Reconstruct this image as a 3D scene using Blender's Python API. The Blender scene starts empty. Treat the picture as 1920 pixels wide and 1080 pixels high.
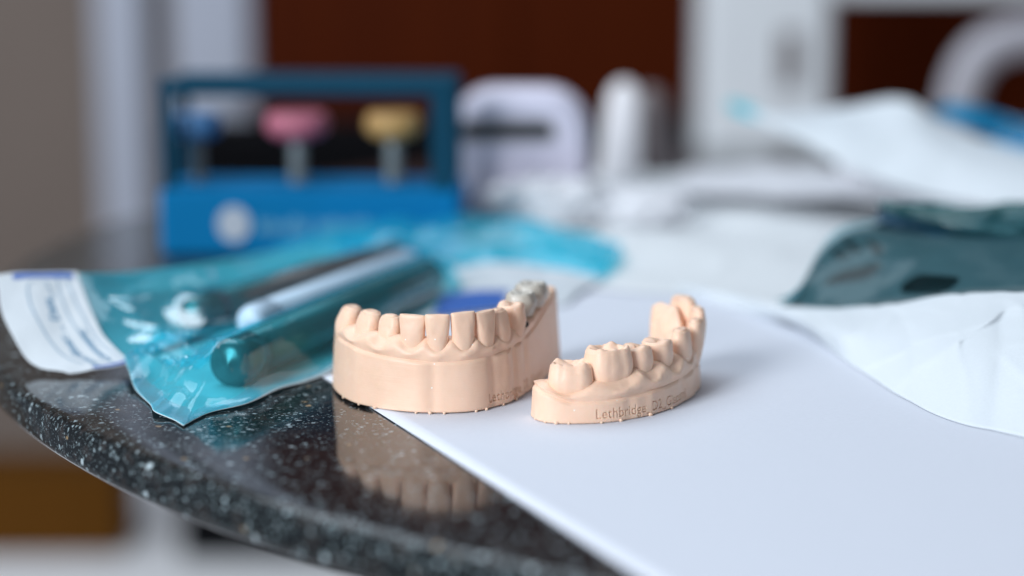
import bpy, math, random
import numpy as np
from mathutils import Vector, noise as mnoise

random.seed(7); np.random.seed(7)
S = 0.001            # everything below is written in millimetres
TZ = 0.72            # height of the table top above the floor, metres
scene = bpy.context.scene
COL = scene.collection

# ------------------------------------------------------------------ camera
cam_d = bpy.data.cameras.new('camera'); cam = bpy.data.objects.new('camera', cam_d); COL.objects.link(cam)
cam.location = (0, 0, TZ + 0.135)
cam.rotation_euler = (math.radians(90 - 10.37), 0, 0)
cam_d.sensor_width = 36; cam_d.lens = 70
cam_d.clip_start = 0.01; cam_d.clip_end = 50
cam_d.dof.use_dof = True
cam_d.dof.focus_distance = 0.555
cam_d.dof.aperture_fstop = 3.4
cam_d.dof.aperture_blades = 9
scene.camera = cam

# ------------------------------------------------------------------ light
world = bpy.data.worlds.new('World'); scene.world = world; world.use_nodes = True
bg = world.node_tree.nodes['Background']
bg.inputs[0].default_value = (0.72, 0.83, 1.0, 1); bg.inputs[1].default_value = 0.20

def area(name, loc, target, size, power, color, size_y=None):
    d = bpy.data.lights.new(name, 'AREA'); d.energy = power; d.color = color
    d.shape = 'RECTANGLE'; d.size = size; d.size_y = size_y or size
    o = bpy.data.objects.new(name, d); COL.objects.link(o)
    o.location = loc
    o.rotation_euler = (Vector(target) - Vector(loc)).to_track_quat('-Z', 'Y').to_euler()
    return o
area('window_light', (-1.05, -0.70, TZ + 0.68), (0, 0.58, TZ), 0.62, 40, (0.88, 0.94, 1.0), 0.9)
area('overhead_fill', (-0.3, 1.3, TZ + 1.25), (0.1, 0.98, TZ), 1.9, 20, (0.80, 0.90, 1.0), 1.1)  # added fill from above, brightens the towel and rear pouches

vs = scene.view_settings
vs.view_transform = 'Standard'; vs.look = 'None'; vs.exposure = -0.1; vs.gamma = 1.0; vs.use_curve_mapping = False
scene.cycles.use_denoising = True
scene.cycles.max_bounces = 10; scene.cycles.transparent_max_bounces = 24
scene.cycles.caustics_reflective = False; scene.cycles.caustics_refractive = False
scene.cycles.sample_clamp_indirect = 6.0

# ------------------------------------------------------------------ materials
class N:
    """tiny node helper"""
    def __init__(self, name):
        self.m = bpy.data.materials.new(name); self.m.use_nodes = True
        self.t = self.m.node_tree; self.t.nodes.clear()
        self.out = self.t.nodes.new('ShaderNodeOutputMaterial')
    def n(self, typ, ins=None, **props):
        nd = self.t.nodes.new('ShaderNode' + typ)
        for k, v in props.items(): setattr(nd, k, v)
        for k, v in (ins or {}).items():
            if hasattr(v, 'is_linked') or hasattr(v, 'links'): self.t.links.new(v, nd.inputs[k])
            else: nd.inputs[k].default_value = v
        return nd
    def surf(self, s): self.t.links.new(s, self.out.inputs[0]); return self.m
    def coord(self): return self.n('TexCoord').outputs['Object']
    def noise(self, scale, detail=4, rough=.55, vec=None):
        return self.n('TexNoise', {'Vector': vec or self.coord(), 'Scale': scale, 'Detail': detail, 'Roughness': rough}).outputs[0]
    def ramp(self, fac, stops):
        r = self.n('ValToRGB', {0: fac}); e = r.color_ramp.elements
        while len(e) < len(stops): e.new(.5)
        for el, (p, c) in zip(e, stops): el.position = p; el.color = (*c, 1) if len(c) == 3 else c
        return r.outputs[0]
    def mix(self, fac, a, b, blend='MIX'):
        nd = self.n('Mix', data_type='RGBA', blend_type=blend)
        for i, v in ((0, fac), (6, a), (7, b)):
            if hasattr(v, 'links'): self.t.links.new(v, nd.inputs[i])
            else: nd.inputs[i].default_value = v if i == 0 else (*v, 1)
        return nd.outputs[2]
    def bump(self, h, strength, dist): return self.n('Bump', {'Height': h, 'Strength': strength, 'Distance': dist}).outputs[0]
    def pbr(self, **k):
        k2 = {kk.replace('_', ' '): v for kk, v in k.items()}
        for kk, v in list(k2.items()):
            if isinstance(v, tuple) and len(v) == 3 and 'Color' in kk: k2[kk] = (*v, 1)
        return self.n('BsdfPrincipled', k2)

def simple(name, col, rough=.5, metallic=0., var=.12, scale=60, bump=0., bscale=300, coat=0., spec=.5):
    m = N(name); ns = m.noise(scale)
    c = m.mix(ns, tuple(x * (1 - var) for x in col), tuple(min(1, x * (1 + var)) for x in col))
    k = dict(Base_Color=c, Roughness=rough, Metallic=metallic, Coat_Weight=coat, Specular_IOR_Level=spec)
    if bump: k['Normal'] = m.bump(m.noise(bscale), 1, bump)
    return m.surf(m.pbr(**k).outputs[0])

def mat_resin():
    m = N('printed_resin'); co = m.coord()
    mp = m.n('Mapping', {0: co, 3: (40, 40, 5200)}).outputs[0]
    lay = m.n('TexNoise', {'Vector': mp, 'Scale': 1.0, 'Detail': 2}).outputs[0]
    mott = m.noise(180, 4, .6, co)
    c = m.mix(mott, (.83, .545, .385), (.93, .65, .49))
    c = m.mix(m.n('MapRange', {0: lay, 1: .3, 2: .7, 3: 0, 4: .10}).outputs[0], c, (.95, .72, .56))
    vor = m.n('TexVoronoi', {'Vector': co, 'Scale': 260.0}, feature='F1')
    dust = m.n('MapRange', {0: vor.outputs['Distance'], 1: .075, 2: .03, 3: 0, 4: 1}).outputs[0]
    pick = m.n('Math', {0: vor.outputs['Color'], 1: .60}, operation='GREATER_THAN').outputs[0]
    dust = m.n('Math', {0: dust, 1: pick}, operation='MULTIPLY').outputs[0]
    c = m.mix(dust, c, (.96, .93, .91))
    h = m.n('Math', {0: lay, 1: m.noise(900, 3, .6, co)}, operation='ADD').outputs[0]
    b = m.pbr(Base_Color=c, Roughness=.42, Subsurface_Weight=.22, Subsurface_Radius=(1., .45, .28), Subsurface_Scale=.0010,
              Specular_IOR_Level=.35, Normal=m.bump(h, .35, .00012))
    return m.surf(b.outputs[0])

def mat_granite():
    m = N('black_granite'); co = m.coord()
    base = m.mix(m.noise(420, 5, .65, co), (.001, .002, .0025), (.010, .012, .013))
    clus = m.ramp(m.noise(70, 3, .6, co), [(.32, (.35, .35, .35)), (.50, (1, 1, 1))])
    base = m.mix(m.ramp(m.noise(210, 3, .6, co), [(.52, (0, 0, 0)), (.62, (1, 1, 1))]), base, (.026, .022, .021))
    warp = m.n('VectorMath', {0: co, 1: m.n('VectorMath', {0: m.n('TexNoise', {'Vector': co, 'Scale': 500.}).outputs[1], 'Scale': .0022}, operation='SCALE').outputs[0]}, operation='ADD').outputs[0]
    for sc, thr, pickv, col in ((1700., .26, .55, (.07, .09, .10)), (950., .24, .55, (.14, .18, .19)), (560., .21, .62, (.24, .30, .32)), (400., .20, .74, (.34, .42, .45)), (230., .16, .88, (.46, .54, .57)), (210., .14, .94, (.32, .22, .12))):
        v = m.n('TexVoronoi', {'Vector': warp, 'Scale': sc}, feature='F1')
        f = m.n('MapRange', {0: v.outputs['Distance'], 1: thr + .10, 2: thr, 3: 0, 4: 1}).outputs[0]
        p = m.n('Math', {0: m.n('SeparateColor', {0: v.outputs['Color']}).outputs[1], 1: pickv}, operation='GREATER_THAN').outputs[0]
        f = m.n('Math', {0: f, 1: p}, operation='MULTIPLY').outputs[0]
        f = m.n('Math', {0: f, 1: clus}, operation='MULTIPLY').outputs[0]
        base = m.mix(f, base, col)
    b = m.pbr(Base_Color=base, Roughness=m.n('MapRange', {0: m.noise(25, 4, .6, co), 3: .055, 4: .12}).outputs[0], IOR=1.43,
              Normal=m.bump(m.noise(350, 2, .5, co), .05, .0002))
    return m.surf(b.outputs[0])

def mat_paper(name, col, bump=.00008, fib=1500, trans=.25):
    m = N(name); co = m.coord()
    c = m.mix(m.noise(fib, 4, .6, co), tuple(x * .95 for x in col), tuple(min(.92, x * 1.04) for x in col))
    nrm = m.bump(m.noise(fib * .8, 4, .6, co), .6, bump)
    d = m.pbr(Base_Color=c, Roughness=.75, Normal=nrm, Specular_IOR_Level=.25).outputs[0]
    t = m.n('BsdfTranslucent', {0: c}).outputs[0]
    return m.surf(m.n('MixShader', {0: trans * .6, 1: d, 2: t}).outputs[0])

def mat_film(name, tint, body, body_fac=.22, rough=.10, wr=.0004, wscale=120, gl=1.0, cap=.26):
    """thin coloured plastic film: tinted see-through sheet, some milky body, glossy skin"""
    m = N(name); co = m.coord()
    nrm = m.bump(m.noise(wscale, 3, .5, co), .7, wr)
    tr = m.n('BsdfTransparent', {0: (*tint, 1)}).outputs[0]
    df = m.n('BsdfDiffuse', {0: (*body, 1)}).outputs[0]
    tl = m.n('BsdfTranslucent', {0: (*body, 1)}).outputs[0]
    bd = m.n('MixShader', {0: .5, 1: df, 2: tl}).outputs[0]
    a = m.n('MixShader', {0: body_fac, 1: tr, 2: bd}).outputs[0]
    g = m.n('BsdfGlossy', {0: (gl, gl, gl, 1), 1: rough, 'Normal': nrm}).outputs[0]
    fr = m.n('Fresnel', {0: 1.42, 'Normal': nrm}).outputs[0]
    fr = m.n('Math', {0: fr, 1: cap}, operation='MINIMUM').outputs[0]
    return m.surf(m.n('MixShader', {0: fr, 1: a, 2: g}).outputs[0])

M = {}
M['resin'] = mat_resin()
M['granite'] = mat_granite()
M['sheet'] = mat_paper('copy_paper', (.70, .725, .795), .00002, 900, 0)
M['pouch_paper'] = mat_paper('pouch_paper', (.77, .815, .85), .00010, 1300, .35)
M['tissue'] = mat_paper('tissue', (.86, .86, .90), .0002, 500, .35)
M['film'] = mat_film('blue_film', (.38, .93, 1.0), (.05, .80, 1.0), .11, .06, .0003, 90)
M['film_light'] = mat_film('pale_blue_film', (.30, .90, 1.0), (.06, .78, 1.0), .5, .12, .0002, 60)
M['film_deep'] = mat_film('deep_blue_film', (.05, .60, .90), (.01, .45, .85), .5)
M['film_teal'] = mat_film('teal_film', (.55, .74, .78), (.08, .30, .35), .08, .12, .00012, 100, 1.0, .028)
M['film_mid'] = simple('dull_blue_film', (.05, .12, .20), .25, 0, .3, 120)
M['film_clear'] = mat_film('clear_film', (.80, .93, .97), (.55, .80, .92), .14)
M['crown'] = simple('crown_ceramic', (.47, .43, .37), .35, 0, .15, 400, .00006, 900, .1)
M['steel'] = simple('brushed_steel', (.14, .14, .14), .25, .4, .25, 150)
M['sheen_handle'] = simple('sheen_handle', (.52, .68, .82), .35)  # pale colour stands in for light reflected along a dark handle
M['red_ring'] = simple('red_ring', (.40, .02, .05), .4)
M['tray'] = simple('tray_metal', (.115, .15, .16), .6, 0, .2, 90, spec=.2)
M['dark'] = simple('inner_shade', (.006, .008, .010), .6)  # near-black that paints the shade inside hole, tray and slot
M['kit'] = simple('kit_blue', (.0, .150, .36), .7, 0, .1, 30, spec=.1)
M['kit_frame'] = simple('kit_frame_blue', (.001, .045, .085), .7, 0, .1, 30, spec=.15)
M['pink'] = simple('pink_rubber', (.46, .13, .19), .6)
M['amber'] = simple('amber_rubber', (.46, .27, .09), .6)
M['azure'] = simple('azure_rubber', (.05, .16, .34), .6)
M['stem'] = simple('grey_stem', (.16, .20, .22), .4, .3)
M['white_plastic'] = simple('white_plastic', (.74, .71, .84), .4)
M['tube_white'] = simple('tube_white', (.88, .86, .88), .45)
M['tube_grey'] = simple('tube_grey', (.16, .13, .13), .5)
M['print_blue'] = simple('print_blue', (.01, .10, .42), .6)
M['print_teal'] = simple('print_teal', (.03, .20, .36), .7)
M['logo_white'] = simple('logo_white', (.40, .45, .52), .6)
M['navy'] = simple('navy_gloss', (.012, .045, .085), .3, 0, .3, 100, spec=.25)
M['wall'] = simple('painted_wall', (.19, .145, .12), .8, 0, .05, 6, .0004, 120)
M['trim'] = simple('painted_trim', (.43, .45, .53), .5, 0, .05, 8)
M['trim_white'] = simple('white_post', (.80, .82, .84), .5, 0, .05, 8)
def mat_wood(name, a, b):
    m = N(name); co = m.coord()
    mp = m.n('Mapping', {0: co, 3: (30, 30, 2.5)}).outputs[0]
    c = m.mix(m.n('TexNoise', {'Vector': mp, 'Scale': 1., 'Detail': 5}).outputs[0], a, b)
    return m.surf(m.pbr(Base_Color=c, Roughness=.6, Specular_IOR_Level=.05).outputs[0])
M['door'] = mat_wood('dark_red_wood', (.050, .006, .0006), (.086, .0125, .001))
M['brown'] = mat_wood('brown_board', (.085, .032, .003), (.12, .045, .006))
M['black'] = simple('black_lacquer', (.005, .005, .006), .9, spec=.05)
M['floor'] = simple('floor_grey', (.40, .39, .40), .6, 0, .1, 4)
M['crate'] = simple('grey_crate', (.85, .83, .83), .6)
M['chair_grey'] = simple('pale_grey_paint', (.46, .44, .48), .45)

# ------------------------------------------------------------------ mesh helpers (mm, table top = z 0)
def W(p): return np.asarray(p, float) * S + np.array([0, 0, TZ])
def thing(name, loc, label, cat, group=None):
    o = bpy.data.objects.new(name, None); COL.objects.link(o)
    o.location = W(loc); o.empty_display_size = .005
    o['label'] = label; o['category'] = cat
    if group: o['group'] = group
    return o
def tag(o, label, cat, group=None):
    o['label'] = label; o['category'] = cat
    if group: o['group'] = group
    return o
def world_loc(o):
    l = np.array(o.location)
    while o.parent: o = o.parent; l = l + np.array(o.location)
    return l
def mesh(name, V, F, mat, parent=None, smooth=True, origin=None):
    """V in mm world coordinates; the object's origin sits at its parent's, or at the given mm point"""
    V = W(np.asarray(V, float).reshape(-1, 3))
    org = np.zeros(3)
    if parent is not None:
        base = world_loc(parent); V = V - base
    elif origin is not None:
        org = W(origin); V = V - org
    me = bpy.data.meshes.new(name)
    me.from_pydata(V.tolist(), [], [tuple(int(i) for i in f) for f in F])
    me.validate()
    if smooth: me.polygons.foreach_set('use_smooth', [True] * len(me.polygons))
    me.materials.append(mat)
    o = bpy.data.objects.new(name, me); COL.objects.link(o)
    if parent is not None: o.parent = parent
    else: o.location = org
    return o
def grid_faces(n, m, cu=False, cv=False):
    i, j = np.meshgrid(np.arange(n if cu else n - 1), np.arange(m if cv else m - 1), indexing='ij')
    i2, j2 = (i + 1) % n, (j + 1) % m
    return np.stack([i * m + j, i2 * m + j, i2 * m + j2, i * m + j2], -1).reshape(-1, 4)
def grid(name, G, mat, parent=None, cu=False, cv=False, caps=False, solid=0., **k):
    n, m = G.shape[:2]; V = G.reshape(-1, 3); F = grid_faces(n, m, cu, cv).tolist()
    if caps:
        F.append(list(range(m))[::-1]); F.append([(n - 1) * m + j for j in range(m)])
    o = mesh(name, V, F, mat, parent, **k)
    if caps and len(o.data.polygons) == len(F):
        for p_ in (-1, -2): o.data.polygons[len(F) + p_].use_smooth = m < 20
    if solid:
        md = o.modifiers.new('thickness', 'SOLIDIFY'); md.thickness = solid * S; md.offset = 0
    return o
def crom(P, n, closed=False):
    """Catmull-Rom through P, resampled to n points evenly along its length"""
    P = np.asarray(P, float)
    Q = np.vstack([2 * P[0] - P[1], P, 2 * P[-1] - P[-2]])
    out = []
    for k in range(len(P) - 1):
        a, b, c, d = Q[k:k + 4]; t = np.linspace(0, 1, 40, endpoint=False)[:, None]
        out.append(.5 * (2 * b + (c - a) * t + (2 * a - 5 * b + 4 * c - d) * t ** 2 + (3 * b - a - 3 * c + d) * t ** 3))
    out = np.vstack(out + [P[-1:]])
    L = np.r_[0, np.cumsum(np.linalg.norm(np.diff(out, axis=0), axis=1))]
    s = np.linspace(0, L[-1], n) if np.isscalar(n) else n
    return np.stack([np.interp(s, L, out[:, k]) for k in range(P.shape[1])], 1)
def loft(curves, n, m):
    A = np.stack([crom(c, n) for c in curves], 0)          # k,n,3
    if len(curves) == 2:
        t = np.linspace(0, 1, m)[:, None, None]; return (A[0] * (1 - t) + A[1] * t).transpose(1, 0, 2)
    return np.stack([crom(A[:, i], m) for i in range(n)], 0)  # n,m,3
def fbm(G, scale, seed=0., octv=3):
    sh = G.shape[:-1]; P = G.reshape(-1, 3) * scale + np.array([seed, seed * .7, -seed])
    return np.array([mnoise.fractal(Vector(p), 1.0, 2.0, octv) for p in P]).reshape(sh)
def rbox(name, x0, x1, y0, y1, z0, z1, mat, parent=None, bev=1., seg=3, **k):
    V = [(x, y, z) for x in (x0, x1) for y in (y0, y1) for z in (z0, z1)]
    F = [(0, 1, 3, 2), (4, 6, 7, 5), (0, 4, 5, 1), (2, 3, 7, 6), (0, 2, 6, 4), (1, 5, 7, 3)]
    o = mesh(name, V, F, mat, parent, smooth=True, **k)
    if bev:
        b = o.modifiers.new('bevel', 'BEVEL'); b.width = bev * S; b.segments = seg; b.limit_method = 'NONE'
        b.harden_normals = True
    else: o.data.polygons.foreach_set('use_smooth', [False] * 6)
    return o
def tube(name, pts, rad, mat, parent=None, seg=24, caps=True, flat=(1, 1), **k):
    """tube along pts; rad scalar or list; rounded by extra end rings given in rad"""
    P = np.asarray(pts, float); R = np.full(len(P), rad, float) if np.isscalar(rad) else np.asarray(rad, float)
    T = np.gradient(P, axis=0); T /= np.linalg.norm(T, axis=1)[:, None]
    up = np.array([0, 0, 1.]) if abs(T[0, 2]) < .9 else np.array([0, 1., 0])
    G = []
    a = np.linspace(0, 2 * np.pi, seg, endpoint=False)
    for p, t, r in zip(P, T, R):
        s = np.cross(t, up); s /= np.linalg.norm(s); u = np.cross(s, t)
        G.append(p + r * (np.cos(a)[:, None] * s * flat[0] + np.sin(a)[:, None] * u * flat[1]))
    return grid(name, np.array(G), mat, parent, cv=True, caps=caps, **k)
def capsule(p0, p1, r, k=5):
    """points and radii of a rod with rounded ends"""
    p0, p1 = np.array(p0, float), np.array(p1, float); d = p1 - p0; L = np.linalg.norm(d); d /= L
    a = np.linspace(0, np.pi / 2, k + 1)
    s = np.r_[r - r * np.cos(a), np.linspace(r, L - r, 12)[1:-1], L - r + r * np.sin(a)]
    rr = np.r_[r * np.sin(a), np.full(10, r), r * np.cos(a)]
    return p0 + s[:, None] * d, np.maximum(rr, r * .03)
def lathe(name, prof, centre, mat, parent=None, seg=40, **k):
    a = np.linspace(0, 2 * np.pi, seg, endpoint=False)
    G = np.array([[(centre[0] + r * math.cos(t), centre[1] + r * math.sin(t), centre[2] + z) for t in a] for r, z in prof])
    return grid(name, G, mat, parent, cv=True, caps=True, **k)
def text_tris(txt, size, bold=0.):
    c = bpy.data.curves.new('txt', 'FONT'); c.body = txt; c.size = size; c.resolution_u = 3; c.offset = bold
    o = bpy.data.objects.new('txt', c); COL.objects.link(o)
    bpy.context.view_layer.update()
    me = bpy.data.meshes.new_from_object(o.evaluated_get(bpy.context.evaluated_depsgraph_get()))
    me.calc_loop_triangles()
    V = np.array([v.co[:2] for v in me.vertices]); T = np.array([t.vertices[:] for t in me.loop_triangles])
    bpy.data.objects.remove(o); bpy.data.curves.remove(c); bpy.data.meshes.remove(me)
    return V, T
def inside(V, T, X, Y):
    """which of the points X, Y fall on the letters"""
    out = np.zeros(X.shape, bool)
    for t in T:
        a, b, c = V[t]; lo = np.minimum(np.minimum(a, b), c); hi = np.maximum(np.maximum(a, b), c)
        k = np.where((X >= lo[0]) & (X <= hi[0]) & (Y >= lo[1]) & (Y <= hi[1]))
        if not len(k[0]): continue
        x, y = X[k], Y[k]
        e = lambda p, q: (q[0] - p[0]) * (y - p[1]) - (q[1] - p[1]) * (x - p[0])
        d1, d2, d3 = e(a, b), e(b, c), e(c, a)
        out[k] |= ((d1 >= 0) & (d2 >= 0) & (d3 >= 0)) | ((d1 <= 0) & (d2 <= 0) & (d3 <= 0))
    return out

# ------------------------------------------------------------------ setting
TC, TR, TT = np.array([265., 791.]), 466., 13.
def structure(o): o['kind'] = 'structure'; return o
structure(rbox('floor', -1800, 1800, -700, 2200, -740, -720, M['floor'], None, 0))
structure(rbox('wall_back', -1500, 1500, 1920, 2000, -720, 1500, M['wall'], None, 0))

tb = thing('round_table', (TC[0], TC[1], -720), 'round speckled black granite table with rounded rim', 'table')
e = 4.0
prof = [(TR - 80, -TT), (TR - e - 2, -TT)] + [(TR - e + e * math.sin(a), -TT + e - e * math.cos(a)) for a in np.linspace(0, np.pi / 2, 7)] \
     + [(TR - e + e * math.cos(a), -e + e * math.sin(a)) for a in np.linspace(0, np.pi / 2, 7)] + [(TR - 12, 0), (TR * .5, 0), (2, 0)]
lathe('tabletop', prof, (TC[0], TC[1], 0), M['granite'], tb, 256)
lathe('pedestal', [(190, -719.5), (190, -705), (60, -690), (35, -640), (32, -60), (120, -TT - .3)], (TC[0], TC[1], 0), M['black'], tb, 48)

# paper sheet under the casts (letter size)
d = np.array([-64., 143]) / np.hypot(64, 143); q = np.array([d[1], -d[0]])
c0 = np.array([25., 403]) - d * 60
u = np.linspace(0, 385, 60); v = np.linspace(0, 270, 48)
Gp = np.array([[np.r_[c0 + d * a + q * b, .35] for b in v] for a in u])
Gp[..., 2] += .25 * np.clip(fbm(Gp, .012, 3.), -1, 1) * (np.minimum(1, np.abs(Gp[..., 0] - 0) / 300))
tag(grid('paper_sheet', Gp, M['sheet'], solid=.12, origin=(c0[0], c0[1], 0)), 'blank white paper sheet lying under the peach dental casts', 'paper')

# ------------------------------------------------------------------ dental casts
class Arch:
    def __init__(self, pts):
        P = crom(pts, 900); self.L = np.linalg.norm(np.diff(P, axis=0), axis=1).sum()
        self.s = np.linspace(0, self.L, 900); self.P = P
        k = np.hanning(61); k /= k.sum()
        T = np.gradient(P, axis=0); Tp = np.vstack([np.repeat(T[:1], 30, 0), T, np.repeat(T[-1:], 30, 0)])
        T = np.stack([np.convolve(Tp[:, i], k, 'valid') for i in (0, 1)], 1)
        T /= np.linalg.norm(T, axis=1)[:, None]; self.T = T; self.Nn = np.stack([T[:, 1], -T[:, 0]], 1)
    def at(self, s):
        f = lambda A: np.stack([np.interp(s, self.s, A[:, 0]), np.interp(s, self.s, A[:, 1])], -1)
        return f(self.P), f(self.T), f(self.Nn)
    def near(self, x, y):
        return self.s[np.argmin(((self.P - (x, y)) ** 2).sum(1))]

def interp(s, pts): return np.interp(s, [p[0] for p in pts], [p[1] for p in pts])

def cast_base(arch, parent, wall, gum, teeth_s, width, txt, txt_s, txt_z, size, flutes, lift, endr, ling=((0, 0),), draft=.055):
    """swept base: flat wall with engraved lettering, crease, scalloped gum and lingual slope"""
    V, T = text_tris(txt, size); tl = V[:, 0].max()
    s = np.unique(np.r_[np.linspace(0, arch.L, 380), np.arange(txt_s, min(arch.L, txt_s + tl), .11)])
    s = np.unique(np.r_[s, np.linspace(0, endr, 26), np.linspace(arch.L - endr, arch.L, 26)])
    C, _, Nn = arch.at(s)
    Hw = interp(s, wall); Gt = interp(s, gum)
    sc = np.zeros_like(s); em = np.zeros_like(s)
    for ts, tw in teeth_s:
        g = np.exp(-(np.abs(s - ts) / (tw * .42)) ** 2.6); sc = np.maximum(sc, g); em += .55 * np.exp(-((s - ts) / (tw * .30)) ** 2)
    mg = Hw + (Gt - Hw) * (.80 - .30 * sc)          # labial gum margin: dips under each crown
    Gt = Gt - .9 * sc
    w = width
    fl = np.zeros_like(s)
    for fs, fw, fd in flutes: fl += 1.5 * fd * np.exp(-((s - fs) / fw) ** 2)
    Z0 = lift
    def seg(a, b, n): return [a + (b - a) * k / n for k in range(n)]
    wallz = np.linspace(.25, .93, 110)
    rows = []     # (n, z) arrays
    rows += [(-w * .5 + 0 * s, Z0 + 0 * s), (-1.2 + 0 * s, Z0 + 0 * s), (-.35 + fl * .3, Z0 + 0 * s), (-.05 + fl * .6, Z0 + .22 + 0 * s)]
    nwall0 = len(rows)
    zt = np.linspace(.5, 1, 100)
    for k, f in enumerate(np.linspace(0, 1, 120)):
        z = Z0 + .5 + (Hw - .35 - Z0 - .5) * f
        rows.append((fl * (.7 + .3 * f) - .010 * (z - Z0), z))
    nwall1 = len(rows)
    Gl = Gt + interp(s, ling)
    ctl = [(fl * .8 - .22, Hw - .15), (fl * .5 - .45, Hw + .25), (-.80 + 0 * s, Hw + .6), (-.70 + .4 * em, Hw + 1.1), (-.45 + em * .9, Hw + .35 * (mg - Hw) + .9),
           (-.75 + em * .9, Hw + .75 * (mg - Hw) + .3), (-1.5 + em * .6, mg), (-2.7 + em * .3, mg + .45 * (Gt - mg)), (-4. + 0 * s, Gt - .25), (-w * .45, Gl), (-w * .60, Gl - .4),
           (-w * .76, Gl - 2.2), (-w * .87, Gl - 4.8), (-w * .95, Gt * .5), (-w * .99, Gt * .25), (-w + 0 * s, Z0 + .5), (-w + .5 + 0 * s, Z0)]
    ctl = [(a + 0 * s, b + 0 * s) for a, b in ctl]
    A = np.array([np.stack(c, -1) for c in ctl])         # k, ns, 2
    K = len(ctl); tt = np.linspace(0, K - 1, 96)
    Q = np.concatenate([2 * A[:1] - A[1:2], A, 2 * A[-1:] - A[-2:-1]], 0)
    for t in tt:
        i = min(int(t), K - 2); f = t - i; a, b, c, dd = Q[i:i + 4]
        p = .5 * (2 * b + (c - a) * f + (2 * a - 5 * b + 4 * c - dd) * f * f + (3 * b - a - 3 * c + dd) * f ** 3)
        rows.append((p[:, 0], p[:, 1]))
    NN = np.array([r[0] for r in rows]).T.copy(); ZZ = np.array([r[1] for r in rows]).T.copy()   # ns, nr
    # lettering
    sl = slice(nwall0, nwall1)
    X = (s[:, None] - txt_s) + 0 * ZZ[:, sl]; Y = ZZ[:, sl] - Z0 - txt_z
    msk = inside(V, T, X, Y).astype(float)
    b = np.pad(msk, 1, mode='edge')
    NN[:, sl] -= .60 * msk
    NN -= draft * np.minimum(ZZ - Z0, (Hw - Z0)[:, None]) * np.clip((NN + w * .5) / (w * .5), 0, 1)
    # rounded ends
    e0 = np.clip((endr - s) / endr, 0, 1); e1 = np.clip((s - (arch.L - endr)) / endr, 0, 1)
    ee = np.sqrt(np.maximum(1e-4, 1 - np.maximum(e0, e1) ** 2.2))[:, None]
    nc = -w * .5
    NN = nc + (NN - nc) * ee
    top = np.clip((ZZ - Hw[:, None]) / 3., 0, 1)
    ZZ = ZZ - top * (1 - ee) * 2.2
    # hand-made unevenness of the gum
    G = np.zeros(NN.shape + (3,))
    G[..., :2] = C[:, None] + NN[..., None] * Nn[:, None]; G[..., 2] = ZZ
    nz = fbm(G, .16, 5., 3)
    NN2 = .22 * nz * np.clip((ZZ - Hw[:, None] - .3) / 2, 0, 1) + .10 * nz * np.clip((ZZ - Z0) / 6, 0, 1) * (1 - np.pad(msk, ((0, 0), (nwall0, NN.shape[1] - nwall1))))
    G[..., :2] += NN2[..., None] * Nn[:, None]
    return grid('base', G, M['resin'], parent, cv=True, caps=True)

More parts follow.
